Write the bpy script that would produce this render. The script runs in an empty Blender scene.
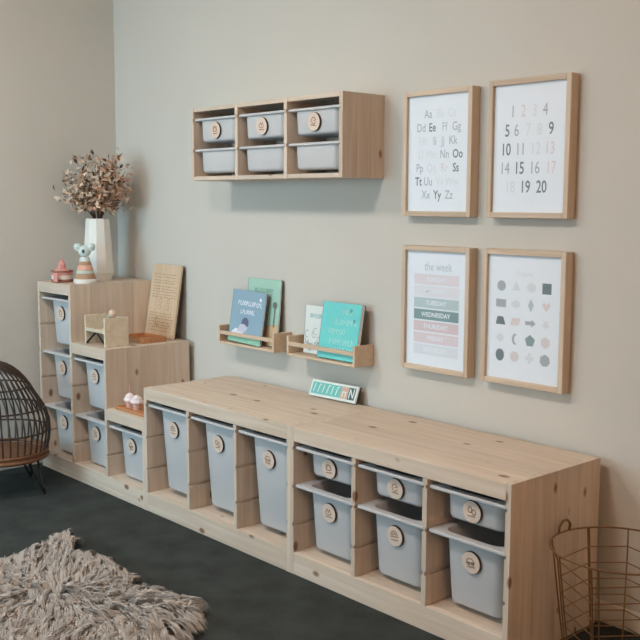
import bpy, bmesh, math, random
import numpy as np
from mathutils import Vector, Matrix
random.seed(7); RNG = np.random.default_rng(7)
C = bpy.context.scene.collection
PI = math.pi

# ------------------------------------------------------------------ camera
F_PX, CAM = 986.7, (2.5441, -2.5913, 1.2894)
YAW, PITCH, ROLL = .8384, .1188, .0047
fw = Vector((-math.sin(YAW)*math.cos(PITCH), math.cos(YAW)*math.cos(PITCH), -math.sin(PITCH)))
rt = Vector((math.cos(YAW), math.sin(YAW), 0)); up = rt.cross(fw)
r2 = rt*math.cos(ROLL)+up*math.sin(ROLL); u2 = up*math.cos(ROLL)-rt*math.sin(ROLL)
cam = bpy.data.cameras.new('camera'); camo = bpy.data.objects.new('camera', cam); C.objects.link(camo)
cam.sensor_fit = 'HORIZONTAL'; cam.sensor_width = 36; cam.lens = 36*F_PX/640; cam.clip_start = .05
camo.matrix_world = Matrix(((r2.x,u2.x,-fw.x,CAM[0]),(r2.y,u2.y,-fw.y,CAM[1]),(r2.z,u2.z,-fw.z,CAM[2]),(0,0,0,1)))
bpy.context.scene.camera = camo

# ------------------------------------------------------------------ world, lights, exposure
w = bpy.data.worlds.new('world'); bpy.context.scene.world = w; w.use_nodes = True
w.node_tree.nodes['Background'].inputs[0].default_value = (.80,.88,1,1)
w.node_tree.nodes['Background'].inputs[1].default_value = 0.5
vs = bpy.context.scene.view_settings
vs.view_transform = 'Standard'; vs.look = 'None'; vs.gamma = 1; vs.use_curve_mapping = False
vs.exposure = 0.0
ROOM = dict(x0=-1.926, x1=3.4, y0=-4.3, y1=.03, h=2.55)
WIN = (-1.75, -.15, .60, 2.05)                     # window opening in the wall behind the camera: x0,x1,z0,z1
def area(name, loc, rot, sx, sy, power, col):
    l = bpy.data.lights.new(name,'AREA'); l.shape='RECTANGLE'; l.size=sx; l.size_y=sy; l.energy=power; l.color=col
    o = bpy.data.objects.new(name,l); o.location=loc; o.rotation_euler=rot; C.objects.link(o); return o
WPOW, WCOL = 43, (.50,.82,1)
wl = area('window_daylight', ((WIN[0]+WIN[1])/2, ROOM['y0']+.03, (WIN[2]+WIN[3])/2), (PI/2-.30,0,.25), WIN[1]-WIN[0]-.1, WIN[3]-WIN[2]-.1, WPOW, WCOL)   # sky light falling in and down
wl.data.spread = math.radians(125)
LAMP_E, LAMP_C = 56, (1,.94,.90)              # the two ceiling lamps
FILL_E, FILL_C = 21, (1,.55,.28)            # warm fill added off to the right for the right-facing wood

# ------------------------------------------------------------------ materials
def lin(c):
    f = lambda v: v/12.92 if v <= .04045 else ((v+.055)/1.055)**2.4
    return tuple(f(v/255) for v in c)+(1,)
def new_mat(name):
    m = bpy.data.materials.new(name); m.use_nodes = True
    return m, m.node_tree, m.node_tree.nodes['Principled BSDF']
def node(t, kind, **kw):
    n = t.nodes.new(kind)
    for k, v in kw.items(): setattr(n, k, v)
    return n
def plain(name, col, rough=.6, metal=0, noise=0, scale=40, bump=0, spec=.4, sss=0):
    m, t, b = new_mat(name)
    b.inputs['Base Color'].default_value = lin(col); b.inputs['Roughness'].default_value = rough
    b.inputs['Metallic'].default_value = metal; b.inputs['Specular IOR Level'].default_value = spec
    if noise or bump:
        tc = node(t,'ShaderNodeTexCoord'); n = node(t,'ShaderNodeTexNoise'); n.inputs['Scale'].default_value = scale; n.inputs['Detail'].default_value = 4
        t.links.new(tc.outputs['Object'], n.inputs['Vector'])
        if noise:
            hs = node(t,'ShaderNodeHueSaturation'); mr = node(t,'ShaderNodeMapRange')
            mr.inputs['From Min'].default_value=.3; mr.inputs['From Max'].default_value=.7
            mr.inputs['To Min'].default_value = 1-noise; mr.inputs['To Max'].default_value = 1+noise
            t.links.new(n.outputs['Fac'], mr.inputs['Value']); t.links.new(mr.outputs['Result'], hs.inputs['Value'])
            hs.inputs['Color'].default_value = lin(col); t.links.new(hs.outputs['Color'], b.inputs['Base Color'])
        if bump:
            bp = node(t,'ShaderNodeBump'); bp.inputs['Strength'].default_value = bump; bp.inputs['Distance'].default_value = .004
            t.links.new(n.outputs['Fac'], bp.inputs['Height']); t.links.new(bp.outputs['Normal'], b.inputs['Normal'])
    if sss:
        b.inputs['Subsurface Weight'].default_value = sss; b.inputs['Subsurface Radius'].default_value = (.02,.02,.02)
    return m
def pine(name, axis, light=(216,200,184), dark=(200,180,160), knots=True, rough=.55):
    m, t, b = new_mat(name); L = t.links.new
    tc = node(t,'ShaderNodeTexCoord'); oi = node(t,'ShaderNodeObjectInfo')
    mul = node(t,'ShaderNodeVectorMath', operation='SCALE'); mul.inputs[0].default_value = (37.1,19.7,23.3); L(oi.outputs['Random'], mul.inputs['Scale'])
    add = node(t,'ShaderNodeVectorMath', operation='ADD'); L(tc.outputs['Object'], add.inputs[0]); L(mul.outputs['Vector'], add.inputs[1])
    def mapped(across, along):
        mp = node(t,'ShaderNodeMapping'); s = [across]*3; s['xyz'.index(axis)] = along
        mp.inputs['Scale'].default_value = s; L(add.outputs['Vector'], mp.inputs['Vector']); return mp.outputs['Vector']
    n1 = node(t,'ShaderNodeTexNoise'); n1.inputs['Scale'].default_value=1; n1.inputs['Detail'].default_value=5; n1.inputs['Distortion'].default_value=.6; L(mapped(42,2.2), n1.inputs['Vector'])
    cr = node(t,'ShaderNodeValToRGB'); cr.color_ramp.elements[0].position=.32; cr.color_ramp.elements[1].position=.68
    cr.color_ramp.elements[0].color = lin(dark); cr.color_ramp.elements[1].color = lin(light); L(n1.outputs['Fac'], cr.inputs['Fac'])
    col = cr.outputs['Color']
    if knots:
        v = node(t,'ShaderNodeTexVoronoi'); v.inputs['Scale'].default_value=1; L(mapped(10.5,6.0), v.inputs['Vector'])
        mr = node(t,'ShaderNodeMapRange'); mr.interpolation_type='SMOOTHSTEP'
        mr.inputs['From Min'].default_value=.07; mr.inputs['From Max'].default_value=.15; mr.inputs['To Min'].default_value=.85; mr.inputs['To Max'].default_value=0
        L(v.outputs['Distance'], mr.inputs['Value'])
        mx = node(t,'ShaderNodeMix', data_type='RGBA'); L(mr.outputs['Result'], mx.inputs['Factor']); L(col, mx.inputs['A']); mx.inputs['B'].default_value = lin((120,74,46)); col = mx.outputs['Result']
    hs = node(t,'ShaderNodeHueSaturation'); m2 = node(t,'ShaderNodeMapRange'); m2.inputs['To Min'].default_value=.93; m2.inputs['To Max'].default_value=1.06
    L(oi.outputs['Random'], m2.inputs['Value']); L(m2.outputs['Result'], hs.inputs['Value']); L(col, hs.inputs['Color'])
    L(hs.outputs['Color'], b.inputs['Base Color']); b.inputs['Roughness'].default_value = rough; b.inputs['Specular IOR Level'].default_value = .35
    bp = node(t,'ShaderNodeBump'); bp.inputs['Strength'].default_value=.12; bp.inputs['Distance'].default_value=.002; L(n1.outputs['Fac'], bp.inputs['Height']); L(bp.outputs['Normal'], b.inputs['Normal'])
    return m
M = {}
M['px'], M['py'], M['pz'] = pine('pine_lengthwise','x'), pine('pine_deep','y'), pine('pine_upright','z')
M['rack'] = pine('pine_rack','x', (216,194,170), (203,178,152), False)
M['oak_x'] = pine('frame_wood_level','x', (215,197,177), (196,173,149), False)
M['oak_z'] = pine('frame_wood_upright','z', (215,197,177), (196,173,149), False)
M['ply'] = pine('plywood','z', (220,196,168), (206,180,150), False)
M['toywood'] = pine('toy_wood','x', (220,206,184), (205,190,166), False)
M['traywood'] = pine('tray_wood','x', (196,140,98), (178,122,84), False)
M['bin'] = plain('white_plastic', (199,198,199), .38, noise=.015, scale=6, spec=.45)
M['tag'] = plain('tag_wood', (220,200,184), .6, noise=.05, scale=60)
M['tagedge'] = plain('tag_print', (158,120,100), .7)
M['wall'] = plain('wall_paint', (204,200,192), .85, noise=.012, scale=3, bump=.03, spec=.2)
M['ceil'] = plain('ceiling_paint', (236,224,205), .9, spec=.2, noise=.01)
M['trim'] = plain('trim_paint', (214,208,198), .5, noise=.01, scale=8)
M['white'] = plain('white_ceramic', (228,226,220), .45, noise=.02, scale=20)
M['paper'] = plain('poster_paper', (236,240,246), .7, noise=.005)
M['rattan'] = plain('rattan_cane', (120,80,54), .5, noise=.18, scale=50)
M['darkcane'] = plain('dark_cane', (62,48,40), .5, noise=.2, scale=60)
M['blackmetal'] = plain('black_metal', (36,34,33), .45, metal=.3)
M['brass'] = plain('copper_wire', (150,116,84), .35, metal=.75)
M['dark'] = plain('dark_edge', (45,44,48), .7)
def P(name, col, rough=.65): 
    if name not in M: M[name] = plain(name, col, rough)
    return M[name]
# carpet
m, t, b = new_mat('dark_carpet'); L = t.links.new
tc = node(t,'ShaderNodeTexCoord'); n = node(t,'ShaderNodeTexNoise'); n.inputs['Scale'].default_value=260; n.inputs['Detail'].default_value=3
n2 = node(t,'ShaderNodeTexNoise'); n2.inputs['Scale'].default_value=9; n2.inputs['Detail'].default_value=5
L(tc.outputs['Object'], n.inputs['Vector']); L(tc.outputs['Object'], n2.inputs['Vector'])
mx = node(t,'ShaderNodeMath', operation='MULTIPLY_ADD'); L(n2.outputs['Fac'], mx.inputs[0]); mx.inputs[1].default_value=.45; L(n.outputs['Fac'], mx.inputs[2])
cr = node(t,'ShaderNodeValToRGB'); cr.color_ramp.elements[0].position=.5; cr.color_ramp.elements[1].position=.95
cr.color_ramp.elements[0].color=lin((40,44,43)); cr.color_ramp.elements[1].color=lin((78,82,80)); L(mx.outputs['Value'], cr.inputs['Fac']); L(cr.outputs['Color'], b.inputs['Base Color'])
b.inputs['Roughness'].default_value=.95; b.inputs['Specular IOR Level'].default_value=.1
bp = node(t,'ShaderNodeBump'); bp.inputs['Strength'].default_value=.8; bp.inputs['Distance'].default_value=.006; L(n.outputs['Fac'], bp.inputs['Height']); L(bp.outputs['Normal'], b.inputs['Normal'])
M['carpet'] = m
# glass for frames: thin pane, clear with a fresnel glint
m = bpy.data.materials.new('clear_pane'); m.use_nodes = True; t = m.node_tree; t.nodes.clear()
o_ = node(t,'ShaderNodeOutputMaterial'); tr = node(t,'ShaderNodeBsdfTransparent'); gl = node(t,'ShaderNodeBsdfGlossy'); gl.inputs['Roughness'].default_value=.05
fr = node(t,'ShaderNodeFresnel'); fr.inputs['IOR'].default_value=1.15; mi = node(t,'ShaderNodeMixShader')
t.links.new(fr.outputs[0], mi.inputs[0]); t.links.new(tr.outputs[0], mi.inputs[1]); t.links.new(gl.outputs[0], mi.inputs[2]); t.links.new(mi.outputs[0], o_.inputs[0])
M['pane'] = m

# ------------------------------------------------------------------ mesh helpers
def box(bm, x0,x1,y0,y1,z0,z1, bev=0):
    r = bmesh.ops.create_cube(bm, size=1)
    vs_ = r['verts']
    for v in vs_: v.co = Vector(((x0+x1)/2+v.co.x*(x1-x0), (y0+y1)/2+v.co.y*(y1-y0), (z0+z1)/2+v.co.z*(z1-z0)))
    if bev:
        es = list({e for v in vs_ for e in v.link_edges})
        bmesh.ops.bevel(bm, geom=es, offset=bev, segments=1, affect='EDGES')
def tube(bm, pts, r, n=6, closed=False, cap=True):
    pts = [Vector(p) for p in pts]; N = len(pts); rings = []
    rr = r if isinstance(r,(list,tuple)) else [r]*N
    prev = None
    for i,p in enumerate(pts):
        if closed: d = pts[(i+1)%N]-pts[i-1]
        else: d = pts[min(i+1,N-1)]-pts[max(i-1,0)]
        d.normalize()
        a = prev - d*prev.dot(d) if prev is not None else (Vector((0,0,1)) if abs(d.z)<.9 else Vector((1,0,0))) - d*((1 if abs(d.z)<.9 else 0)*d.z + (0 if abs(d.z)<.9 else 1)*d.x)
        a.normalize(); prev = a; b_ = d.cross(a)
        rings.append([bm.verts.new(p+(a*math.cos(2*PI*k/n)+b_*math.sin(2*PI*k/n))*rr[i]) for k in range(n)])
    for i in range(N if closed else N-1):
        A, B = rings[i], rings[(i+1)%N]
        for k in range(n): bm.faces.new((A[k],A[(k+1)%n],B[(k+1)%n],B[k]))
    if cap and not closed: bm.faces.new(rings[0][::-1]); bm.faces.new(rings[-1])
def lathe(bm, prof, n=20, cx=0, cy=0, sy=1, rot=0):
    rings = []
    for (r,z) in prof:
        if r < 1e-5: rings.append([bm.verts.new((cx,cy,z))])
        else: rings.append([bm.verts.new((cx+r*math.cos(rot+2*PI*k/n), cy+sy*r*math.sin(rot+2*PI*k/n), z)) for k in range(n)])
    for A,B in zip(rings, rings[1:]):
        for k in range(n):
            q = [A[k%len(A)],A[(k+1)%len(A)],B[(k+1)%len(B)],B[k%len(B)]]
            u = []; [u.append(v) for v in q if v not in u]
            if len(u) > 2: bm.faces.new(u)
def prism(bm, poly, y0, y1):
    """poly in xz, extruded along y"""
    A = [bm.verts.new((x,y0,z)) for x,z in poly]; B = [bm.verts.new((x,y1,z)) for x,z in poly]
    bm.faces.new(A); bm.faces.new(B[::-1]); n = len(poly)
    for k in range(n): bm.faces.new((A[(k+1)%n],A[k],B[k],B[(k+1)%n]))
def finish(bm, name, mat, smooth=False):
    bmesh.ops.recalc_face_normals(bm, faces=bm.faces)
    me = bpy.data.meshes.new(name); bm.to_mesh(me); bm.free(); me.materials.append(mat)
    if smooth:
        me.polygons.foreach_set('use_smooth', [True]*len(me.polygons))
        try: me.set_sharp_from_angle(angle=math.radians(40))
        except Exception: pass
    return me
def link(name, me, parent=None, loc=(0,0,0), rot=(0,0,0)):
    o = bpy.data.objects.new(name, me); C.objects.link(o); o.location = loc; o.rotation_euler = rot
    if parent: o.parent = parent
    return o
def obj(name, bm, mat, parent=None, loc=(0,0,0), rot=(0,0,0), smooth=False):
    return link(name, finish(bm, name, mat, smooth), parent, loc, rot)
def boxo(name, dims, mat, parent=None, bev=.0015, loc=(0,0,0), rot=(0,0,0)):
    bm = bmesh.new(); box(bm, *dims, bev=bev); return obj(name, bm, mat, parent, loc, rot)
def tubeo(name, pts, r, mat, parent=None, n=6, closed=False, loc=(0,0,0)):
    bm = bmesh.new(); tube(bm, pts, r, n, closed); return obj(name, bm, mat, parent, loc, smooth=True)
def latheo(name, prof, mat, parent=None, n=20, loc=(0,0,0), smooth=True, **k):
    bm = bmesh.new(); lathe(bm, prof, n, **k); return obj(name, bm, mat, parent, loc, smooth=smooth)
def tag(o, label, cat, group=None):
    o['label'] = label; o['category'] = cat
    if group: o['group'] = group
    return o
def thing(name, label, cat, loc=(0,0,0), rot=(0,0,0), group=None):
    o = bpy.data.objects.new(name, None); o.empty_display_size=.05; C.objects.link(o); o.location=loc; o.rotation_euler=rot
    return tag(o, label, cat, group)
def copy_tree(o, parent=None):
    c = o.copy(); C.objects.link(c); c.parent = parent
    for ch in [x for x in bpy.data.objects if x.parent == o]: copy_tree(ch, c)
    return c
def struct(o): o['kind'] = 'structure'; return o
def text_mesh(txt, size, mat, sx=1.0, bold=0.0, shear=0.0):
    """flat lettering lying in xz, facing -y, centred"""
    cu = bpy.data.curves.new('lettering','FONT'); cu.body = txt; cu.size = size; cu.align_x='CENTER'; cu.align_y='CENTER'; cu.offset = bold; cu.shear = shear; cu.resolution_u = 3
    to = bpy.data.objects.new('lettering', cu); C.objects.link(to)
    me = bpy.data.meshes.new_from_object(to)
    C.objects.unlink(to); bpy.data.objects.remove(to); bpy.data.curves.remove(cu)
    me.transform(Matrix(((sx,0,0,0),(0,0,-1,0),(0,1,0,0),(0,0,0,1)))); me.materials.clear(); me.materials.append(mat)
    return me
def flat(bm, poly, y=0):
    bm.faces.new([bm.verts.new((x,y,z)) for x,z in poly])
def stroke(bm, pts, wd, y=0):
    """flat ribbon in xz"""
    for (x0,z0),(x1,z1) in zip(pts, pts[1:]):
        d = Vector((x1-x0, z1-z0)); 
        if d.length < 1e-6: continue
        d.normalize(); nx, nz = -d.y*wd/2, d.x*wd/2; ex, ez = d.x*wd*.3, d.y*wd*.3
        flat(bm, [(x0-ex+nx,z0-ez+nz),(x0-ex-nx,z0-ez-nz),(x1+ex-nx,z1+ez-nz),(x1+ex+nx,z1+ez+nz)], y)
def arc(cx, cz, rx, rz, a0, a1, n=12): return [(cx+rx*math.cos(a0+(a1-a0)*k/n), cz+rz*math.sin(a0+(a1-a0)*k/n)) for k in range(n+1)]

# ------------------------------------------------------------------ room shell
X0,X1,Y0,Y1,H = ROOM['x0'],ROOM['x1'],ROOM['y0'],ROOM['y1'],ROOM['h']
T = .12
struct(boxo('floor', (X0-T,X1+T,Y0-T,Y1+T,-.1,0), M['carpet'], bev=0))
struct(boxo('ceiling', (X0-T,X1+T,Y0-T,Y1+T,H,H+.1), M['ceil'], bev=0))
struct(boxo('wall_back', (X0-T,X1+T,Y1,Y1+T,0,H), M['wall'], bev=0))
struct(boxo('wall_left', (X0-T,X0,Y0,Y1,0,H), M['wall'], bev=0))
struct(boxo('wall_right', (X1,X1+T,Y0,Y1,0,H), M['wall'], bev=0))
bm = bmesh.new()
box(bm, X0,WIN[0],Y0-T,Y0,0,H); box(bm, WIN[1],X1,Y0-T,Y0,0,H); box(bm, WIN[0],WIN[1],Y0-T,Y0,0,WIN[2]); box(bm, WIN[0],WIN[1],Y0-T,Y0,WIN[3],H)
struct(obj('wall_front', bm, M['wall']))
wn = struct(boxo('window_1', (WIN[0],WIN[1],Y0-.07,Y0-.066,WIN[2],WIN[3]), M['pane'], bev=0))
for nm, d in (('window_frame',(WIN[0],WIN[0]+.05,Y0-.09,Y0-.04,WIN[2],WIN[3])),('window_frame',(WIN[1]-.05,WIN[1],Y0-.09,Y0-.04,WIN[2],WIN[3])),
              ('window_frame',(WIN[0]+.05,WIN[1]-.05,Y0-.09,Y0-.04,WIN[3]-.05,WIN[3])),('window_frame',(WIN[0]+.05,WIN[1]-.05,Y0-.09,Y0-.04,WIN[2],WIN[2]+.05))):
    boxo(nm, d, M['trim'], wn)
struct(boxo('baseboard_back', (X0+.014,X1,Y1-.014,Y1,0,.068), M['trim'], bev=.004))
struct(boxo('baseboard_left', (X0,X0+.014,Y0,Y1,0,.068), M['trim'], bev=.004))
struct(boxo('baseboard_right', (X1-.014,X1,Y0,Y1-.014,0,.068), M['trim'], bev=.004))

# ------------------------------------------------------------------ storage units
TH = .018; BAY = (.94-4*TH)/3; DEP = .44; GD = .006; GH = .013
def panel_profile(x0, h, grooves, left=True, right=True, z0=0):
    poly = [(x0,z0),(x0+TH,z0)]
    if right:
        for g in (grooves if right is True else right): poly += [(x0+TH,g-GH),(x0+TH-GD,g-GH),(x0+TH-GD,g),(x0+TH,g)]
    poly += [(x0+TH,h),(x0,h)]
    if left:
        for g in reversed(grooves): poly += [(x0,g),(x0+GD,g),(x0+GD,g-GH),(x0,g-GH)]
    return poly
def upright(parent, name, x0, h, grooves, left, right, planks=1, dep=DEP, gap=.0006, z0=0):
    wd = dep/planks
    for k in range(planks):
        bm = bmesh.new(); prism(bm, panel_profile(x0, h, grooves, left, right, z0), -dep+k*wd+(gap if k else 0), -dep+(k+1)*wd-(gap if k<planks-1 else 0))
        obj(name, bm, M['pz'], parent)
def planks_top(parent, x0, x1, z, n=4, th=.018, dep=DEP, front=0.0):
    wd = (dep-front)/n
    for k in range(n):
        y0 = -dep+front+k*wd
        boxo('top_plank', (x0,x1,y0+(.0005 if k else 0),y0+wd-(.0005 if k<n-1 else 0),z-th,z), M['px'], parent, bev=.0008)
def low_unit(label, x):
    h = .523; g = [.185,.32,.455]
    u = thing('storage_unit', label, 'storage unit', (x,0,0), group='low pine storage units')
    xs = [k*(BAY+TH) for k in range(4)]
    upright(u,'side_plank', xs[0], h, g, False, True, 4)
    for k in (1,2): upright(u,'divider', xs[k], h-.0505, g, True, True, z0=.0785)
    boxo('kick_rail', (TH,.94-TH,-DEP,-DEP+.0155,0,.078), M['px'], u)
    upright(u,'side_plank', xs[3], h, g, True, False, 4)
    planks_top(u, TH, .94-TH, h, 4, front=.016)
    boxo('top_rail', (TH,.94-TH,-DEP,-DEP+.016,h-.05,h), M['px'], u)
    for k in range(3):
        a, b_ = xs[k]+TH, xs[k+1]
        boxo('bottom_shelf', (a,b_+(TH if k<2 else 0),-DEP+.016,-.001,.062,.078), M['px'], u)
        boxo('back_rail', (a,b_,-.018,-.001,.40,h-.018), M['px'], u)
        boxo('back_rail', (a,b_,-.018,-.001,.16,.24), M['px'], u)
    return u
low_unit('low pine unit holding three deep white bins, beside the stepped unit', -.94)
low_unit('low pine unit with six white bins, next to the wire basket', 0)
# stepped unit
SX = -1.881; SH = [.908,.645,.384]; G = [.18,.31,.445,.575,.705,.835]
su = thing('step_storage_unit', 'stepped pine storage unit with three descending tops in the room corner', 'storage unit', (SX,0,0))
xs = [k*(BAY+TH) for k in range(4)]
upright(su,'side_panel', xs[0], SH[0], G, False, True)
upright(su,'side_plank', xs[1], SH[0], G, True, G[:4], 4, z0=.0785)
upright(su,'side_plank', xs[2], SH[1], G[:4], True, G[:2], 4, z0=.0785)
boxo('kick_rail', (TH,.94-TH,-DEP,-DEP+.0155,0,.078), M['px'], su)
upright(su,'side_panel', xs[3], SH[2], [.18,.31], True, False)
for k in range(3):
    a, b_ = xs[k]+TH, xs[k+1]; h = SH[k]
    planks_top(su, a, b_, h, 4, front=.016)
    boxo('top_rail', (a,b_,-DEP,-DEP+.016,h-.05,h), M['px'], su)
    boxo('bottom_shelf', (a,b_+(TH if k<2 else 0),-DEP+.016,-.001,.062,.078), M['px'], su)
    for j in range(3-k): boxo('back_rail', (a,b_,-.018,-.001,.16+.265*j,.25+.265*j), M['px'], su)

# ------------------------------------------------------------------ bins
def rrect(x0,x1,y0,y1,r,n=4):
    out = []
    for cx,cy,a in ((x1-r,y1-r,0),(x0+r,y1-r,PI/2),(x0+r,y0+r,PI),(x1-r,y0+r,1.5*PI)):
        out += [(cx+r*math.cos(a+PI/2*k/n), cy+r*math.sin(a+PI/2*k/n)) for k in range(n+1)]
    return out
def bin_mesh(h, wd, dp, side, front, tap, lip=.011, bev=.012):
    """rim top at z=0, centred in x, rim front at y=0"""
    hw = wd/2; s = h/.3
    def body(z, ins=0, r=.03):
        k = -z/.3*1.0
        a = hw-side-tap[0]*k-ins; f = front+tap[1]*k+ins
        return [(x,y,z) for x,y in rrect(-a,a,f,dp-f,max(r-ins,.006))]
    rim = lambda z, e=0, r=.012: [(x,y,z) for x,y in rrect(-hw+e,hw-e,e,dp-e,r)]
    secs = [body(-h,bev), body(-h+bev*.35,bev*.3), body(-h+bev), body(-lip*.9), rim(-lip,.0035), rim(-lip*.75,0), rim(-.002,0), rim(0,.002),
            body(0,-.004,.034), body(-.006,.002), body(-h+bev+.004,.003), body(-h+.004,bev)]
    bm = bmesh.new(); R_ = [[bm.verts.new(c) for c in s_] for s_ in secs]
    for A,B in zip(R_,R_[1:]):
        n = len(A)
        for k in range(n): bm.faces.new((A[k],A[(k+1)%n],B[(k+1)%n],B[k]))
    bm.faces.new(R_[0][::-1]); bm.faces.new(R_[-1])
    me = finish(bm, 'container', M['bin'], True); return me
RIMW = BAY+2*GD-.003
BINS = {'large':(.355,RIMW,.410,.042,.030,(.011,.018),-.088), 'medium':(.225,RIMW,.410,.042,.030,(.011,.018),-.072), 'small':(.098,RIMW,.410,.042,.030,(.011,.018),-.054), 'wall':(.098,.29,.196,.024,.010,(.010,.012),-.052)}
BME = {k:bin_mesh(*v[:6]) for k,v in BINS.items()}
bm = bmesh.new(); lathe(bm, [(0,0),(.032,0),(.034,.0012),(.034,.0078),(.033,.009),(0,.009)], 24)
bm.transform(Matrix.Rotation(PI/2,4,'X')); TAGME = finish(bm,'name_tag',M['tag'],True); TAGME.materials.append(P('tag_side_brown',(74,54,44)))
for p_ in TAGME.polygons: p_.material_index = 1 if abs(p_.normal.y) < .9 else 0  # disc side faces take the darker brown
if 1: pass     # faces -y
def icon(k):
    bm = bmesh.new(); y = -.0093; wd = .0034; r = random.Random(k)
    if k%6 == 0:   stroke(bm, arc(0,.002,.014,.014,0,PI,10), wd, y); stroke(bm, arc(0,.002,.007,.007,0,PI,8), wd, y); stroke(bm, [(-.016,-.002),(.016,-.002)], wd, y)
    elif k%6 == 1: stroke(bm, arc(-.006,.006,.007,.009,0,2*PI,12), wd, y); stroke(bm, arc(.008,.0,.007,.008,0,2*PI,12), wd, y)
    elif k%6 == 2: stroke(bm, [(-.016,0),(-.01,.012),(.006,.012),(.014,0),(-.016,0)], wd, y); stroke(bm, arc(-.008,-.003,.004,.004,0,2*PI,8), wd, y); stroke(bm, arc(.007,-.003,.004,.004,0,2*PI,8), wd, y)
    elif k%6 == 3: stroke(bm, [(-.012,-.004),(-.012,.012),(.012,.012),(.012,-.004),(-.012,-.004),(0,.018),(.012,-.004)], wd, y)
    elif k%6 == 4: stroke(bm, [(-.014,.0),(-.006,.014),(.0,.002),(.006,.014),(.014,.0)], wd, y); stroke(bm, arc(0,.0,.012,.006,PI,2*PI,8), wd, y)
    else:          stroke(bm, arc(0,.004,.011,.012,.3,2*PI-.3,12), wd, y); stroke(bm, [(.0,.004),(.012,.008)], wd, y)
    x = -.014
    while x < .014:                       # tiny illegible caption
        l = r.uniform(.002,.005); stroke(bm, [(x,-.013),(x+l*.6,-.013+r.uniform(-.001,.001))], .004, y); x += l+.0012
    return finish(bm,'print',M['tagedge'])
ICON = [icon(k) for k in range(6)]
cnt = [0]
def put_bin(kind, x, yf, z, label, group, tagged=True):
    h,wd,dp,side,front,tap,tz = BINS[kind]
    t_ = thing('storage_bin', label, 'bin', (x,yf,z), group=group)
    link('container', BME[kind], t_)
    if tagged:
        k = -tz/.3; ty = front+tap[1]*k
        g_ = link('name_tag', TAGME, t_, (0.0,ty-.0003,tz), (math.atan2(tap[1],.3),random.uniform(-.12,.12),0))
        link('print', ICON[cnt[0]%6], g_); cnt[0] += 1
    return t_
bayc = lambda x0,k: x0+TH+BAY/2+k*(BAY+TH)
YF = -DEP+.008
for k,pos in enumerate(('left, beside the stepped unit','middle','right, against the seam between low units')):
    put_bin('large', bayc(-.94,k), YF, .4545, f'deep white plastic bin with round wooden tag, {pos}', 'deep bins in the low unit')
for k,pos in enumerate(('left','middle','right')):
    put_bin('small', bayc(0,k), YF, .4545, f'shallow white bin with wooden tag, {pos} of three in upper row of low unit', 'shallow bins in the low unit')
    put_bin('medium', bayc(0,k), YF, .3195, f'medium white bin with wooden tag, {pos} of three in lower row under shallow bins', 'medium bins in the low unit')
for (k,z,lab) in ((0,.8345,'white bin with tag at the top of the tallest column of stepped unit'),(0,.5745,'white bin with tag in the middle of the tallest column of stepped unit'),(0,.3095,'white bin with tag at the bottom of tallest column, behind the cane chair'),
                  (1,.5745,'white bin with tag, upper one in middle column below the doll bed'),(1,.3095,'white bin with tag, lower one in the middle column of stepped unit'),(2,.3095,'white bin with tag in the lowest column beneath the toy cupcakes')):
    put_bin('medium', bayc(SX,k), YF, z, lab, 'bins in the stepped unit')

# ------------------------------------------------------------------ wall cabinet with six bins
WX, WZ, WD, WH, WW = -.954, 1.377, .21, .30, .93
wc = thing('wall_shelf', 'pine wall-mounted cubby shelf with six small white bins, hung high on wall', 'shelf', (WX,Y1,WZ))
wb = (WW-4*TH)/3
for k in range(4):
    x = k*(wb+TH); n = 3 if k == 3 else 1; g = [.13,.256]
    upright(wc, 'side_plank' if k==3 else ('side_panel' if k==0 else 'divider'), x, WH, g, k>0, k<3, n, WD)
boxoargs = []
for k in range(3):
    a = TH+k*(wb+TH); b_ = a+wb
    boxo('top_board', (a,b_,-WD+.001,-.001,WH-.017,WH-.0005), M['px'], wc)
    boxo('bottom_board', (a,b_,-WD+.001,-.001,.0005,.017), M['px'], wc)
    boxo('back_board', (a,b_,-.012,-.001,.017,WH-.017), M['px'], wc)
    for j,z in enumerate((.2555,.1295)):
        put_bin('wall', WX+a+wb/2, Y1-WD+.004, WZ+z, ('small white bin in wall shelf, %s row, %s cubby' % (('upper','lower')[j], ('left','middle','right')[k])) + (', with round tag' if j==0 else ', without tag'), 'bins in the wall shelf', j==0)

# ------------------------------------------------------------------ picture frames
def frame(x0,x1,z0,z1,label):
    f = thing('framed_poster', label, 'picture', ((x0+x1)/2, Y1, (z0+z1)/2), group='framed posters on the wall')
    a, h = (x1-x0)/2, (z1-z0)/2; fwid, d = .018, .042
    for s in (-1,1):
        boxo('stile', (min(s*a,s*(a-fwid)),max(s*a,s*(a-fwid)),-d,-.001,-h,h), M['oak_z'], f)
        boxo('rail', (-a+fwid,a-fwid,-d,-.001,min(s*h,s*(h-fwid)),max(s*h,s*(h-fwid))), M['oak_x'], f)
    boxo('backing', (-a+fwid,a-fwid,-.028,-.002,-h+fwid,h-fwid), M['oak_x'], f, bev=0)
    p = boxo('poster', (-a+fwid,a-fwid,-.030,-.0285,-h+fwid,h-fwid), M['paper'], f, bev=0)
    boxo('glass', (-a+fwid,a-fwid,-.0355,-.034,-h+fwid,h-fwid), M['pane'], f, bev=0)
    return p
PY = -.0304
def put_text(p, txt, x, z, size, mat, **k): return link('lettering', text_mesh(txt,size,mat,**k), p, (x,PY,z))
INK = {'d':P('ink_dark_grey',(120,132,136)),'m':P('ink_grey',(174,180,184)),'p':P('ink_dusty_pink',(226,214,214)),'l':P('ink_glare_pale',(224,226,229)),'t':P('ink_teal',(146,165,165)),'g':P('ink_sage',(186,200,200)),'w':M['paper'],'b':P('ink_beige',(222,214,213))}  # inks vary; the palest have glare from the pane painted into their colour
p = frame(.108,.419,1.242,1.673,'wood-framed alphabet poster, upper left of the four pictures')
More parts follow.
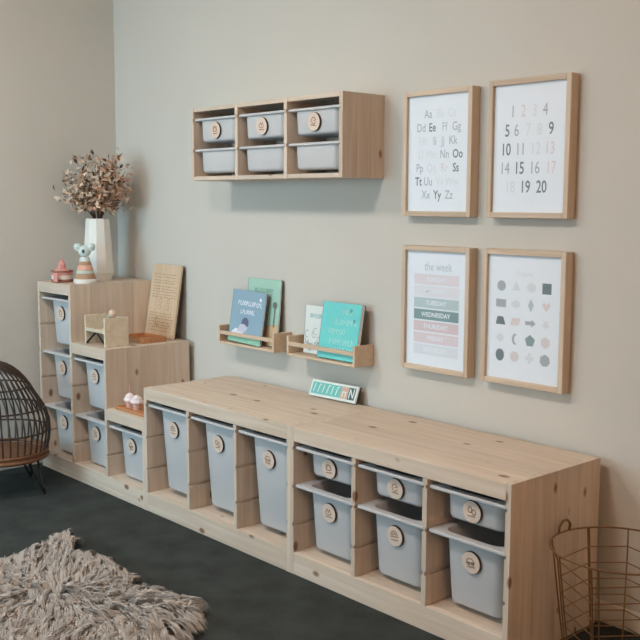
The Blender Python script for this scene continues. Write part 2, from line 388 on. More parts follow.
rows = [('Aa Bb Cc','mll',(-.047,.008,.062)),('Dd Ee Ff Gg','mdgm',(-.078,-.027,.028,.081)),('Hh Ii Jj Kk','lmgm',(-.068,-.015,.022,.067)),('Ll Mm Nn Oo','llmd',(-.078,-.028,.030,.088)),('Pp Qq Rr Ss','mlpd',(-.083,-.028,.030,.081)),('Tt Uu Vv Ww','dmll',(-.088,-.043,.010,.065)),('Xx Yy Zz','mdm',(-.052,0,.052))]
for i,(r_,c_,xs_) in enumerate(rows):
    for tx,cc,xx in zip(r_.split(),c_,xs_): put_text(p, tx, xx, .134-.046*i, .041, INK[cc], sx=.80, bold=.0006 if cc=='d' else 0)
p = frame(.486,.799,1.242,1.680,'wood-framed number poster counting to twenty, upper right picture')
rows = [('1 2 3 4','mplm',(-.066,-.025,.018,.058)),('5 6 7 8 9','dmlld',(-.086,-.050,-.005,.038,.081)),('10 11 12 13','dmlp',(-.090,-.033,.025,.078)),('14 15 16 17','mdmp',(-.093,-.036,.023,.084)),('18 19 20','ldd',(-.070,-.011,.051))]
for i,(r_,c_,xs_) in enumerate(rows):
    for tx,cc,xx in zip(r_.split(),c_,xs_): put_text(p, tx, xx, .116-.0595*i, .054, INK[cc], sx=.74, bold=.0006 if cc=='d' else 0)
p = frame(.111,.422,.698,1.139,'wood-framed weekday poster with coloured bands, lower left picture')
put_text(p, 'the week', .008, .148, .042, INK['g'], sx=.80)
for i,d in enumerate(('SUNDAY','MONDAY','TUESDAY','WEDNESDAY','THURSDAY','FRIDAY','SATURDAY')):
    z = .104-.0415*i; bm = bmesh.new(); flat(bm, [(-.102,z-.018),(.104,z-.018),(.104,z+.018),(-.102,z+.018)], PY)
    b_ = obj('band', bm, P('band_'+d.lower(), {'SUNDAY':(228,219,223),'MONDAY':(230,228,232),'TUESDAY':(190,205,207),'WEDNESDAY':(134,161,161),'THURSDAY':(222,202,205),'FRIDAY':(226,212,216),'SATURDAY':(226,228,234)}[d]), p)
    link('lettering', text_mesh(d,.022,INK['w'],bold=.0006), b_, (0,PY-.0004,z))
p = frame(.478,.801,.699,1.141,'wood-framed shapes poster, lower right of the four pictures')
put_text(p, 'shapes', 0, .145, .026, INK['l'])
def ngon(n,r,rot=0,sx=1): return [(sx*r*math.cos(rot+2*PI*k/n), r*math.sin(rot+2*PI*k/n)) for k in range(n)]
SH_ = [ngon(20,.017),[(-.017,-.012),(.017,-.012),(0,.018)],ngon(20,.015,0,1.2),[(-.017,-.017),(.017,-.017),(.017,.017),(-.017,.017)],
  [(-.02,-.013),(.02,-.013),(.02,.013),(-.02,.013)],ngon(20,.012,0,1.5),[(0,-.022),(.011,0),(0,.022),(-.011,0)],[(0,-.016),(.016,.004),(.01,.014),(0,.007),(-.01,.014),(-.016,.004)],
  [(-.02,-.013),(.02,-.013),(.01,.013),(-.013,.013)],[(-.02,-.012),(.012,-.012),(.02,.012),(-.012,.012)],[(-.02,-.006),(.004,-.006),(.004,-.013),(.02,0),(.004,.013),(.004,.006),(-.02,.006)],[((.018 if k%2 else .008)*math.sin(PI*k/5),(.018 if k%2 else .008)*math.cos(PI*k/5)) for k in range(10)],
  [(-.017,0),(0,-.017),(.017,0),(0,.017)],arc(0,0,.012,.018,PI*.35,PI*1.65,14)+arc(.006,0,.009,.014,PI*1.6,PI*.4,12),ngon(5,.02,PI/2),ngon(6,.019,PI/2),
  ngon(20,.02,0,.85),ngon(8,.018,PI/8),[(-.006,-.017),(.006,-.017),(.006,-.006),(.017,-.006),(.017,.006),(.006,.006),(.006,.017),(-.006,.017),(-.006,.006),(-.017,.006),(-.017,-.006),(-.006,-.006)],ngon(7,.02,PI/2)]
SC = 'mlld'+'mlgp'+'dplgl'[:1]+'pgl'+'lmdb'+'dmld'
SC = ['m','l','l','d', 'm','l','g','p', 'd','p','m','l', 'l','m','t','b', 'd','b','l','m']
for i,pl in enumerate(SH_):
    bm = bmesh.new(); cx, cz = -.090+.059*(i%4), .102-.057*(i//4)
    flat(bm, [(cx+x,cz+z) for x,z in pl], PY); obj('shape_print', bm, INK[SC[i]], p)

# ------------------------------------------------------------------ book ledges
def ledge(x0,x1,label):
    z0, h, d = .677, .080, .10
    L_ = thing('book_ledge', label, 'shelf', (x0,Y1,z0), group='book ledges'); wd = x1-x0
    for a in (0, wd-.012): boxo('end_panel', (a,a+.012,-d,-.001,0,h), M['rack'], L_)
    boxo('base_board', (.012,wd-.012,-d,-.001,.0,.011), M['rack'], L_)
    boxo('front_rail', (.012,wd-.012,-d,-d+.010,.042,.058), M['rack'], L_)
    boxo('back_rail', (.012,wd-.012,-.012,-.001,.045,.068), M['rack'], L_)
    return L_
ledge(-.925,-.541,'small pine book ledge holding the blue and green books')
ledge(-.460,-.066,'small pine book ledge holding the turquoise book')
def book(name, label, x0, x1, yb, h, lean, th, cover, spine, deco, zb=.6885, tilt=0):
    """stands at zb with its bottom front edge at y=yb, leaning back"""
    b_ = thing(name, label, 'book', ((x0+x1)/2, yb, zb+th*math.sin(lean)+.0002+abs(math.sin(tilt))*(x1-x0)/2), (-lean,tilt,0), 'picture books'); a = (x1-x0)/2
    c_ = boxo('cover', (-a,a,0,.002,0,h), cover, b_, bev=.0005)
    boxo('pages', (-a+.003,a-.003,.0022,th-.0022,.003,h-.003), M['paper'], b_, bev=0)
    boxo('back_cover', (-a,a,th-.002,th,0,h), spine, b_, bev=.0005)
    boxo('spine', (-a-.0015,-a+.0005,0,th,0,h), spine, b_, bev=.0003)
    deco(c_, a, h); return b_
def scribble(bm, xa, xb, z, hgt, y, seed):
    r = random.Random(seed); x = xa
    while x < xb:
        k = r.random(); l = hgt*r.uniform(.35,.6)
        if k<.35: stroke(bm, [(x,z),(x,z+hgt),(x+l,z+hgt*.5)], hgt*.2, y)
        elif k<.7: stroke(bm, arc(x+l/2,z+hgt/2,l/2,hgt/2,0,2*PI,8), hgt*.2, y)
        else: stroke(bm, [(x,z+hgt),(x,z),(x+l,z)], hgt*.2, y)
        x += l+hgt*.3
def deco_blue(c_, a, h):
    y = -.0004; bm = bmesh.new()
    scribble(bm, -a*.6, a*.8, h*.72, .018, y, 1); scribble(bm, -a*.4, a*.45, h*.56, .016, y, 2); flat(bm, ngon_at(a*.72,h*.86,.008), y)
    obj('title', bm, P('title_white',(236,240,246)), c_)
    bm = bmesh.new(); flat(bm, [(-a,.0),(a,.0),(a,.036),(-a,.036)], y-.0012); obj('grass_print', bm, P('grass_mint',(150,200,176)), c_)
    bm = bmesh.new(); flat(bm, [(-a,.0),(a,.0),(a,h*.06),(a*.6,h*.14),(a*.2,h*.08),(-a*.2,h*.22),(-a*.6,h*.26),(-a,h*.12)], y-.0003); obj('snow_print', bm, P('snow_white',(232,232,238)), c_)
    bm = bmesh.new(); flat(bm, [(x*1.0,z) for x,z in ngon_at(-a*.05,h*.38,.024)], y-.0006); obj('bear_print', bm, P('bear_slate',(92,104,128)), c_)
    bm = bmesh.new(); flat(bm, [(-a*.5,h*.2),(-a*.0,h*.2),(a*.15,h*.3),(-a*.1,h*.36),(-a*.35,h*.34)], y-.0008); obj('bear_body_print', bm, P('bear_lilac',(196,196,214)), c_)
def ngon_at(x,z,r,n=16): return [(x+r*math.cos(2*PI*k/n), z+r*math.sin(2*PI*k/n)) for k in range(n)]
def deco_green(c_, a, h):
    y=-.0004; bm=bmesh.new(); scribble(bm,-a*.55,a*.5,h*.80,.016,y,5); obj('title', bm, P('title_sage',(120,160,140)), c_)
    bm=bmesh.new(); flat(bm,[(-a*.98,0.002),(a*.98,.002),(a*.98,h*.34),(a*.3,h*.30),(-a*.4,h*.36),(-a*.98,h*.3)],y); obj('field_print', bm, P('field_ochre',(206,176,140)), c_)
    bm=bmesh.new(); stroke(bm, [(a*.72,h*.3),(a*.76,h*.62)], .01, y-.0003); flat(bm, ngon_at(a*.74,h*.62,.016,7), y-.0005); obj('figure_print', bm, P('figure_grey',(110,120,112)), c_)
def deco_turq(c_, a, h):
    y=-.0004; bm=bmesh.new()
    for i,(xa,xb,z) in enumerate(((.05,.6,.8),(-.3,.75,.62),(-.55,.3,.45),(-.45,.7,.27),(-.3,.8,.12))): scribble(bm,a*xa,a*xb,h*z,.020,y,10+i)
    obj('title', bm, P('title_mint',(176,232,228)), c_)
    bm=bmesh.new(); flat(bm, ngon_at(a*.72,h*.7,.008,8), y); flat(bm, ngon_at(a*.5,h*.88,.007,8), y); obj('dot_print', bm, P('dot_teal',(70,150,160)), c_)
def deco_white(c_, a, h):
    y=-.0004; bm=bmesh.new(); r=random.Random(4)
    for k in range(16):
        x,z=r.uniform(-a*.9,a*.6),r.uniform(h*.08,h*.6); stroke(bm, arc(x,z,.012,.014,r.uniform(0,3),r.uniform(4,6),7), .0022, y)
    obj('line_drawing', bm, P('line_grey',(130,138,140)), c_)
    bm=bmesh.new(); scribble(bm,-a*.7,a*.6,h*.75,.016,y,9); obj('title', bm, P('title_aqua',(150,200,196)), c_)
book('picture_book','sage green picture book standing tall behind the blue book', -.808,-.590, -.014,.278,.09,.012,P('book_sage',(166,204,188)),P('book_black',(48,48,50)),deco_green)
book('picture_book','blue picture book with white title and bear, leaning on ledge', -.872,-.650, -.056,.222,.14,.012,P('book_blue',(142,172,190)),P('book_navy',(70,88,112)),deco_blue, tilt=.03)
book('picture_book','pale picture book with grey line drawings beside turquoise book', -.425,-.215, -.012,.192,.08,.010,P('book_pale',(222,228,226)),P('book_slate',(70,76,80)),deco_white)
book('picture_book','turquoise picture book with pale lettering on the ledge', -.292,-.0800, -.056,.218,.17,.022,P('book_turquoise',(112,208,206)),P('book_deep',(48,66,74)),deco_turq)

# ------------------------------------------------------------------ letter block sign on the low unit
sg = thing('letter_sign','small white sign with teal, pink and dark letters leaning on wall', 'sign', (-.232,-.036,.5237+.0063), (-.40,0,.06))
boxo('board', (-.125,.125,0,.009,0,.066), P('sign_white',(222,232,228)), sg)
boxo('letter_panel', (-.115,.040,-.0012,0,.010,.057), P('sign_teal',(108,190,186)), sg, bev=0)
boxo('letter_panel', (.042,.078,-.0012,0,.010,.057), P('sign_pink',(206,176,164)), sg, bev=0)
boxo('letter_panel', (.080,.115,-.0012,0,.010,.057), P('sign_dark',(70,98,104)), sg, bev=0)
boxo('back_edge', (-.124,.1255,.0095,.016,.001,.066), M['dark'], sg, bev=0)
for k in range(6):
    bm = bmesh.new(); x = -.102+.024*k; stroke(bm, [(x,.018),(x+.004,.05)] + ([(x+.012,.05)] if k%2 else []), .004, -.0016); obj('letter', bm, P('sign_letters',(226,236,230)), sg)
bm = bmesh.new(); stroke(bm, [(.052,.018),(.052,.036),(.068,.036),(.068,.018)], .004, -.0016); obj('letter', bm, P('sign_letters',(226,236,230)), sg)
bm = bmesh.new(); stroke(bm, [(.088,.016),(.088,.050),(.108,.018),(.108,.052)], .005, -.0016); obj('letter', bm, P('sign_letters',(226,236,230)), sg)

# ------------------------------------------------------------------ vase with dried flowers
Z1, Z2, Z3 = SH[0]+.0003, SH[1]+.0003, SH[2]+.0003
VX, VY = -1.735, -.19
v = thing('vase','tall white faceted ceramic vase holding dried flowers','vase',(VX,VY,Z1))
bm = bmesh.new(); lathe(bm, [(0,0),(.060,0),(.076,.04),(.058,.29),(.055,.298),(.049,.298),(.050,.28),(.060,.05),(0,.03)], 10); obj('body', bm, M['white'], v)
bq = thing('dried_bouquet','bunch of dried cream and brown flowers in the white vase','flowers',(VX,VY,Z1+.035))
r = random.Random(3)
tips = []
for k in range(30):
    th, ph = r.uniform(0,2*PI), math.acos(r.uniform(-.45,1)); R_ = .165*r.uniform(.65,1)
    tip = Vector((R_*math.sin(ph)*math.cos(th)*1.02, R_*math.sin(ph)*math.sin(th)*.95, .415+R_*math.cos(ph)*1.0))
    if VX+tip.x < X0+.02: tip.x = X0+.02-VX
    base = Vector((r.uniform(-.012,.012),r.uniform(-.012,.012),.004)); neck = Vector((tip.x*.16,tip.y*.16,.27))
    pts = [base, neck, neck.lerp(tip,.5)+Vector((0,0,.025)), tip]
    tubeo('stem', pts, [.0022,.002,.0016,.0009], P('dried_stem',(92,66,46)), bq, 5); tips += [(neck,tip)]*1
def leafset(nm, n, mat, size, bias):
    vs_, fs = [], []
    for k in range(n):
        nk, tp = r.choice(tips); f = r.uniform(.12,1.06); c = nk.lerp(tp,f)+Vector((r.gauss(0,.026),r.gauss(0,.026),r.gauss(0,.022)+.02*math.sin(f*3)))
        if r.random() < abs(bias) and (c.x*.67+c.y*.74)*bias < 0: c = Vector((-c.x,-c.y,c.z))
        c.z = max(c.z,.272)
        if c.z < .308 and math.hypot(c.x,c.y) < .075: c.z = .308
        if VX+c.x < X0+.035: c.x = X0+.035-VX
        a = Vector((r.gauss(0,1),r.gauss(0,1),r.gauss(0,1))).normalized(); b_ = a.cross(Vector((r.gauss(0,1),r.gauss(0,1),r.gauss(0,1)))).normalized(); n_ = a.cross(b_)
        s = size*r.uniform(.6,1.2); i = len(vs_)
        vs_ += [c-a*s, c+b_*s*.5+n_*s*.2, c+a*s, c-b_*s*.5+n_*s*.2, c-a*s*.2]
        fs += [(i,i+1,i+4),(i+1,i+2,i+4),(i+2,i+3,i+4),(i+3,i,i+4)]
    me = bpy.data.meshes.new(nm); me.from_pydata([tuple(x) for x in vs_],[],fs); me.materials.append(mat)
    o = link(nm, me, bq); o['kind'] = 'stuff'; return o
leafset('pale_petals', 880, P('petal_cream',(212,190,168)), .017, -.3)
leafset('tan_petals', 560, P('petal_tan',(190,148,122)), .016, .6)
leafset('brown_leaves', 320, P('leaf_brown',(100,74,58)), .016, -.1)

# ------------------------------------------------------------------ toys on the tallest top
ko = thing('koala_toy','striped wooden koala stacking toy in front of the vase','toy',(-1.628,-.322,Z1))
prof = [(.052,0),(.054,.004),(.054,.016),(.050,.020)]
latheo('base', [(0,0)]+prof+[(0,.020)], M['white'], ko, 24)
rad = lambda z: .050-(z-.02)*.29
for z0,z1,nm,cc in ((.0205,.044,'tan_stack',(176,140,112)),(.0445,.060,'sage_stack',(188,198,186)),(.0605,.084,'peach_stack',(222,168,148)),(.0845,.100,'tan_stack',(176,140,112)),(.1005,.122,'grey_stack',(206,214,212))):
    latheo('stacking_ring', [(0,z0),(rad(z0)-.001,z0),(rad(z0),z0+.002),(rad(z1),z1-.002),(rad(z1)-.001,z1),(0,z1)], P(nm,cc), ko, 24)
hd = latheo('head', [(0,.1225),(.018,.125),(.028,.138),(.029,.15),(.022,.167),(.010,.175),(0,.177)], P('koala_mint',(206,220,216)), ko, 20)
AX = Vector((.67,.74,0))
for s in (-1,1):
    latheo('ear', [(0,-.019),(.012,-.016),(.019,0),(.014,.015),(0,.019)], P('koala_mint',(206,220,216)), ko, 14, loc=tuple(AX*s*.032+Vector((0,0,.168))))
bm = bmesh.new(); lathe(bm, [(0,-.010),(.006,-.006),(.007,.002),(0,.010)], 10); obj('nose', bm, P('koala_nose',(70,84,90)), ko, (.0215,-.0195,.150), smooth=True)
td = thing('trinket_pot','small round pink and brown trinket pot with pointed pink lid','pot',(-1.748,-.378,Z1))
latheo('base', [(0,0),(.048,0),(.051,.004),(.051,.014),(0,.014)], P('pot_brown',(150,100,86)), td, 24)
latheo('wall_band', [(0,.0145),(.049,.0145),(.049,.034),(0,.034)], P('pot_cream',(226,214,206)), td, 24)
latheo('wall_band', [(0,.0345),(.050,.0345),(.050,.046),(0,.046)], P('pot_pink',(206,142,134)), td, 24)
latheo('rim', [(.044,.0465),(.0515,.0465),(.0515,.055),(.044,.055),(.044,.0465)], P('pot_brown',(150,100,86)), td, 24)
latheo('lid', [(0,.0465),(.040,.0465),(.038,.058),(.020,.066),(.019,.084),(.010,.096),(.006,.100),(.007,.108),(0,.112)], P('pot_rose',(214,150,140)), td, 8, smooth=False)
boxo('ornament', (.012,.05,-.052,-.046,.004,.046), P('pot_rose',(214,150,140)), td)

# ------------------------------------------------------------------ middle top: doll bed, tray, board
cb = thing('doll_bed','small pale wooden doll bed in front of the tall pine panel','toy',(-1.398,-.35,Z2))
boxo('end_board', (-.095,-.085,-.055,.055,0,.130), M['toywood'], cb)
boxo('end_board', (.085,.097,-.060,.060,0,.130), M['toywood'], cb)
boxo('bed_rail', (-.085,.085,-.055,-.047,.058,.074), M['toywood'], cb); boxo('bed_rail', (-.085,.085,.047,.055,.058,.074), M['toywood'], cb)
boxo('bed_base', (-.085,.085,-.047,.047,.056,.062), M['toywood'], cb)
tubeo('brace', [(-.083,-.05,.004),(-.005,-.05,.056)], .005, M['blackmetal'], cb); tubeo('brace', [(.083,-.05,.004),(.01,-.05,.056)], .004, M['blackmetal'], cb)
boxo('back_board', (-.085,.085,.0555,.060,.074,.125), P('bed_grey',(176,172,162)), cb)
pd = thing('peg_doll','tiny peg doll with pale head sitting in the doll bed','doll',(-1.345,-.345,Z2+.0625)); pd.scale = (1.15,1.15,1.22)
latheo('body', [(0,0),(.016,0),(.017,.01),(.012,.042),(.008,.050),(0,.052)], P('doll_cream',(206,200,184)), pd, 16)
latheo('head', [(0,.050),(.010,.053),(.0165,.066),(.012,.079),(0,.083)], P('doll_skin',(216,186,164)), pd, 16)
latheo('scarf', [(.010,.046),(.014,.048),(.014,.053),(.010,.055)], P('doll_scarf',(60,60,64)), pd, 14)
tr = thing('wooden_tray','shallow brown wooden tray behind the doll bed','tray',(-1.395,-.155,Z2))
boxo('base', (-.095,.095,-.065,.065,0,.006), M['traywood'], tr)
for d in ((-.095,.095,-.065,-.057,.006,.024),(-.095,.095,.057,.065,.006,.024),(-.095,-.087,-.057,.057,.006,.024),(.087,.095,-.057,.057,.006,.024)): boxo('side', d, M['traywood'], tr)
BH = .348
bd = thing('wooden_board','engraved light wooden activity board leaning against the wall','board',(-1.428,-.054,Z2+.0028), (-.165,0,0))
boxo('panel', (-.121,.121,0,.012,0,BH), M['ply'], bd)
boxo('back_edge', (-.1215,.1215,.0125,.016,.002,BH-.002), M['dark'], bd)
bm = bmesh.new(); rr = random.Random(11); z = .30
while z > .03:
    if .13 < z < .19:
        for xk in (-.02,.05): stroke(bm, arc(xk,z,.010,.012,0,2*PI,8), .0022, -.0005)
        z -= .03; continue
    x = -.095
    while x < .09:
        l = rr.uniform(.006,.018); stroke(bm, [(x,z),(x+l,z+rr.uniform(-.002,.002))], rr.uniform(.0018,.003), -.0005); x += l+rr.uniform(.004,.012)
    z -= rr.uniform(.011,.017)
stroke(bm, arc(-.03,.075,.012,.02,0,2*PI,10), .003, -.0007)
obj('engraving', bm, P('engrave_brown',(150,112,80)), bd)

# ------------------------------------------------------------------ lowest top: tray of toy cupcakes
ty = thing('cupcake_tray','thin orange-brown wooden tray under the toy cupcakes','tray',(-1.108,-.352,Z3))
boxo('base', (-.120,.120,-.06,.06,0,.006), M['traywood'], ty)
for d in ((-.120,.120,-.06,-.054,.006,.012),(-.120,.120,.054,.06,.006,.012),(-.120,-.114,-.054,.054,.006,.012),(.114,.120,-.054,.054,.006,.012)): boxo('rim', d, M['traywood'], ty)
for x,y,lab,stem in ((-1.185,-.360,'toy cupcake with white icing and candle, leftmost on the tray',1),(-1.120,-.365,'toy cupcake with white icing, middle one of three on tray',0),(-1.085,-.322,'toy cupcake with pinkish icing and candle, nearest the low unit',1)):
    c_ = thing('toy_cupcake', lab, 'toy', (x,y,Z3+.0065), group='toy cupcakes on the tray')
    bm = bmesh.new(); n = 16
    lathe(bm, [(0,0),(.015,0),(.021,.026),(0,.026)], n); obj('cup', bm, P('cup_pink',(222,176,164)), c_)
    latheo('icing', [(0,.0265),(.022,.0265),(.027,.032),(.0255,.040),(.021,.044),(.0205,.050),(.013,.057),(.006,.063),(0,.065)], P('icing_white' if lab.find('pinkish')<0 else 'icing_pink', (236,222,222) if lab.find('pinkish')<0 else (230,206,210)), c_, 18)
    if stem:
        tubeo('candle', [(0,0,.062),(0,0,.095)], .0035, P('candle_pink',(220,150,140)), c_, 8); latheo('flame', [(0,.0955),(.0042,.101),(0,.112)], P('flame_peach',(214,140,110)), c_, 8)

# ------------------------------------------------------------------ cane chair (its back half shows at the left edge)
CHX, CHY, SEATZ = -1.597, -.765, .165
ch = thing('cane_chair','small dark cane child chair with rounded barred back, at left edge','chair',(CHX,CHY,0),(0,0,-.25))
RX = .190
ringp = lambda z, k=1.0, n=36: [(RX*k*math.cos(2*PI*i/n), RX*k*math.sin(2*PI*i/n), z) for i in range(n)]
tubeo('seat_ring', ringp(SEATZ), .011, M['rattan'], ch, 8, True); tubeo('seat_ring', ringp(SEATZ+.022,1.0), .009, M['rattan'], ch, 8, True)
latheo('seat', [(0,SEATZ-.006),(RX-.010,SEATZ-.006),(RX-.008,SEATZ+.006),(0,SEATZ+.010)], M['rattan'], ch, 36)
HB = .405
def shell(phi, s):
    """phi: angle round the seat from its back (+y), s: 0 at the ring, 1 at the crown"""
    a = s*PI/2; rad = RX*(math.cos(a)**.58 if s<1 else 0)*(1+.12*math.sin(min(1,s*2.2)*PI)); z = SEATZ+.02+HB*math.sin(a)**1.05
    return (rad*math.sin(phi), rad*math.cos(phi)-.07*math.sin(a)**3, z)
NR = 27; PHM = math.radians(118)
for k in range(NR):
    ph = -PHM+2*PHM*k/(NR-1); edge = k in (0,NR-1)
    tubeo('edge_rod' if edge else 'rod', [shell(ph, s) for s in [i/13*.97 for i in range(14)]], .008 if edge else .0042, M['rattan'] if edge else M['darkcane'], ch, 6)
for s in (.16,.33,.52): tubeo('band', [shell(-PHM+2*PHM*i/30, s) for i in range(31)], .0042, M['darkcane'], ch, 6)
tubeo('crown_hoop', [(.02*math.cos(2*PI*i/14), -.07+.02*math.sin(2*PI*i/14), SEATZ+.02+HB-.004) for i in range(14)], .006, M['darkcane'], ch, 6, True)
for a in (45,135,225,315):
    c_, s_ = math.cos(math.radians(a)), math.sin(math.radians(a))
    p0 = Vector((.15*c_-.035*s_, .15*s_+.035*c_, SEATZ-.008)); p1 = Vector((.15*c_+.035*s_, .15*s_-.035*c_, SEATZ-.008)); ft = Vector((.205*c_,.205*s_,.006))
    tubeo('leg', [p0, ft+Vector((-.006*s_,.006*c_,.012)), ft, ft+Vector((.006*s_,-.006*c_,.012)), p1], .0055, M['blackmetal'], ch, 6)

# ------------------------------------------------------------------ wire basket
BX, BY, BR, BZ = 1.156, -.235, .187, .35
bk = thing('wire_basket','copper wire basket on the carpet beside the low unit, right edge','basket',(BX,BY,0))
NB = 40
tubeo('rim', [(BR*math.cos(2*PI*k/NB), BR*math.sin(2*PI*k/NB), BZ) for k in range(NB)], .0030, M['brass'], bk, 6, True)
PV = [Vector((-.150,-.072)),Vector((-.155,.095)),Vector((-.080,.178)),Vector((.115,.12)),Vector((.150,-.02)),Vector((.028,-.176))]
def hoop(z, k):
    pts = []
    for i,pv in enumerate(PV):
        nx = PV[(i+1)%len(PV)]
        pts += [(pv*k).lerp(nx*k, f) for f in (0,.25,.5,.75)]
    return [(q.x,q.y,z) for q in pts]
for z in (.295,.248,.202,.156,.110,.064,.018):
    tubeo('hoop', hoop(z, .80+.20*z/.30), .0018, M['brass'], bk, 5, True)
for pv in PV:
    rimp = pv.normalized()*BR
    tubeo('upright', [(rimp.x,rimp.y,BZ)]+[(pv.x*(.80+.2*z/.3),pv.y*(.80+.2*z/.3),z) for z in (.295,.2,.1,.018)], .0024, M['brass'], bk, 6)
for a in (150,200,245,285):
    c_, s_ = math.cos(math.radians(a)), math.sin(math.radians(a)); tubeo('upright', [(BR*c_,BR*s_,BZ),(BR*.86*c_,BR*.86*s_,.15),(BR*.76*c_,BR*.76*s_,.018)], .0024, M['brass'], bk, 5)
for f in (-.6,-.2,.2,.6): tubeo('base_wire', [(-.11,f*.13,.0165),(.10,f*.13,.0165)], .0022, M['brass'], bk, 5)
lo = bpy.data.objects.new
a0 = math.radians(178)
tubeo('handle', [(BR*math.cos(a0+d)*rk, BR*math.sin(a0+d)*rk, BZ+z) for d,z,rk in ((-.14,0,1),(-.15,.02,.99),(-.07,.034,.985),(.03,.034,.985),(.12,.02,.99),(.12,0,1))], .004, M['brass'], bk, 6)
for d in ((-.11,-.05),(-.11,.07),(.09,.06),(.05,-.11)): tubeo('foot', [(d[0],d[1],.0005),(d[0],d[1],.018)], .004, M['brass'], bk, 6)

# ------------------------------------------------------------------ sheepskin rug
OUT = [(-.79,-.915),(-.70,-.90),(-.63,-.945),(-.55,-.96),(-.46,-.93),(-.37,-.92),(-.25,-.935),(-.16,-.98),(-.08,-.95),(.02,-.92),(.10,-.935),(.15,-.985),(.19,-1.07),(.19,-1.16),(.14,-1.28),(.08,-1.42),(0,-1.6),(-.12,-1.72),(-.28,-1.70),(-.40,-1.74),(-.56,-1.64),(-.64,-1.48),(-.66,-1.32),(-.66,-1.2),(-.68,-1.10),(-.72,-1.0)]
def smooth_loop(pts, sub=4):
    out = []; n = len(pts)
    for i in range(n):
        p0,p1,p2,p3 = [np.array(pts[(i+j)%n]) for j in (-1,0,1,2)]
        for k in range(sub):
            t_ = k/sub; out.append(.5*((2*p1)+(-p0+p2)*t_+(2*p0-5*p1+4*p2-p3)*t_**2+(-p0+3*p1-3*p2+p3)*t_**3))
    return np.array(out)
LP = smooth_loop(OUT); RC = LP.mean(0)
rg = thing('sheepskin_rug','shaggy grey-beige sheepskin rug lying on the dark carpet','rug',(0,0,0))
bm = bmesh.new(); rings = []
for k,z in ((1.0,.0006),(.985,.012),(.9,.02),(.5,.022)): rings.append([bm.verts.new((RC[0]+(p_[0]-RC[0])*k, RC[1]+(p_[1]-RC[1])*k, z)) for p_ in LP])
for A,B in zip(rings,rings[1:]):
    for k in range(len(A)): bm.faces.new((A[k],A[(k+1)%len(A)],B[(k+1)%len(A)],B[k]))
bm.faces.new(rings[-1]); M['fur'] = plain('sheepskin_wool',(182,173,165),.9,noise=.06,scale=30,spec=.15)
obj('hide', bm, M['fur'], rg)
def inside(P_):
    x,y = P_[:,0],P_[:,1]; c = np.zeros(len(P_),bool); j = len(LP)-1
    for i in range(len(LP)):
        xi,yi = LP[i]; xj,yj = LP[j]; cond = ((yi>y)!=(yj>y)) & (x < (xj-xi)*(y-yi)/(yj-yi+1e-12)+xi); c ^= cond; j = i
    return c
def scatter(n):
    lo_, hi_ = LP.min(0), LP.max(0); out = np.zeros((0,2))
    while len(out) < n:
        q = RNG.uniform(lo_,hi_,(n,2)); out = np.vstack([out,q[inside(q)]])
    return out[:n]
NC, NS = 2200, 80000
cc = scatter(NC); rt_ = scatter(NS)
near = np.empty(NS,int)
for a_ in range(0,NS,2000): near[a_:a_+2000] = ((rt_[a_:a_+2000,None,:]-cc[None])**2).sum(2).argmin(1)
def flow(p_):
    d = p_-RC; ang = np.arctan2(d[:,1],d[:,0]) + .5*np.sin(7*p_[:,0]+3)+.5*np.cos(8*p_[:,1]+1)
    return np.stack([np.cos(ang),np.sin(ang)],1)
cdir = flow(cc)+RNG.normal(0,.38,(NC,2)); cdir /= np.linalg.norm(cdir,axis=1,keepdims=True)
clen = RNG.uniform(.05,.09,NC); crise = RNG.uniform(.008,.042,NC)
ctip = cc+cdir*clen[:,None]*.9
LEN = clen[near]*RNG.uniform(.75,1.15,NS)
own = rt_+cdir[near]*LEN[:,None]*.9
tip = own*.55+ctip[near]*.45+RNG.normal(0,.005,(NS,2))
h0 = .018; hm = crise[near]*RNG.uniform(.8,1.2,NS)
segs = [0,.35,.7,1.0]; wid = [.0013,.0014,.0011,.0003]
base = np.column_stack([rt_,np.full(NS,h0)]); end = np.column_stack([tip, np.maximum(.004, h0+hm*.55+RNG.normal(0,.006,NS))])
insd = inside(tip); end[~insd,2] = np.maximum(.006, end[~insd,2]*.55)
d = end-base; side = np.column_stack([-d[:,1],d[:,0],RNG.normal(0,.02,NS)]); side /= np.linalg.norm(side,axis=1,keepdims=True)+1e-9
V = np.empty((NS,8,3))
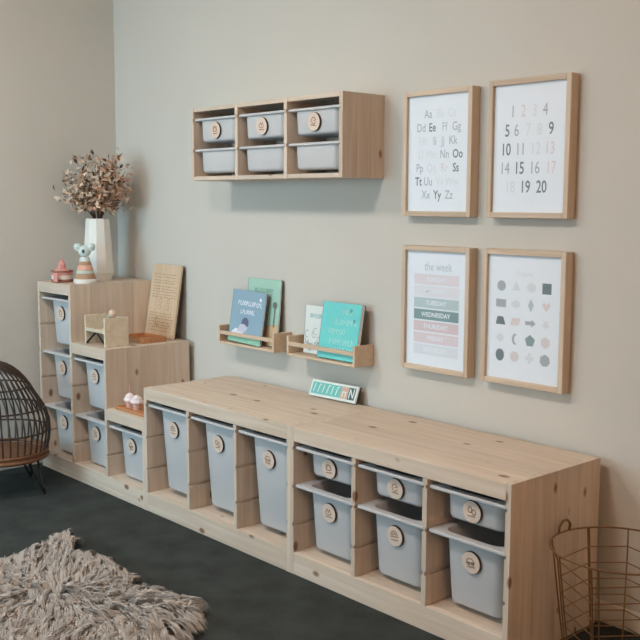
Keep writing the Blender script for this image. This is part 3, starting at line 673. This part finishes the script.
for i,s in enumerate(segs):
    c_ = base+d*s; c_[:,2] += hm*1.1*np.sin(PI*s**.8)*.75
    c_[:,2] = np.maximum(c_[:,2],.003)
    V[:,2*i] = c_-side*wid[i]; V[:,2*i+1] = c_+side*wid[i]
V = V.reshape(-1,3); idx = (np.arange(NS)*8)[:,None]
Fq = np.concatenate([idx+np.array([2*i,2*i+1,2*i+3,2*i+2]) for i in range(3)],0)
me = bpy.data.meshes.new('wool_pile'); me.vertices.add(len(V)); me.vertices.foreach_set('co',V.ravel())
me.loops.add(Fq.size); me.loops.foreach_set('vertex_index',Fq.ravel().astype(np.int32)); me.polygons.add(len(Fq)); me.polygons.foreach_set('loop_start',np.arange(0,Fq.size,4,dtype=np.int32))
me.update(calc_edges=True); me.validate(); me.materials.append(M['fur'])
o = link('wool_pile', me, rg); o['kind'] = 'stuff'

# ------------------------------------------------------------------ ceiling lamps and the added warm fill (out of frame)
def glow(name, e, c):
    mg, tg, bg = new_mat(name); bg.inputs['Emission Color'].default_value = tuple(c)+(1,); bg.inputs['Emission Strength'].default_value = e; return mg
GL = glow('lamp_glow', LAMP_E, LAMP_C)
for lx, ly, lab in ((.45,-1.95,'round ceiling lamp over the middle of the room'),(-.90,-2.00,'round ceiling lamp nearest the left wall')):
    lp = thing('ceiling_lamp', lab, 'lamp', (lx,ly,H), group='ceiling lamps')
    latheo('mount', [(0,-.0005),(.10,-.0005),(.10,-.02),(0,-.02)], M['trim'], lp, 24)
    latheo('shade', [(0,-.0205),(.19,-.0205),(.20,-.04),(.17,-.075),(.09,-.095),(0,-.10)], GL, lp, 28)
fl = thing('warm_fill_lamp', 'added unseen warm fill lamp by the right wall', 'lamp', (3.05,-1.7,0))  # added unseen lamp that warms and brightens the right-facing wood sides
latheo('base', [(0,0.0005),(.14,.0005),(.14,.015),(.02,.025),(0,.025)], M['blackmetal'], fl, 24)
tubeo('pole', [(0,0,.025),(0,0,1.38)], .011, M['blackmetal'], fl, 10)
latheo('shade', [(.16,1.30),(.13,1.58),(.128,1.58),(.158,1.30)], glow('fill_glow', FILL_E, FILL_C), fl, 28)
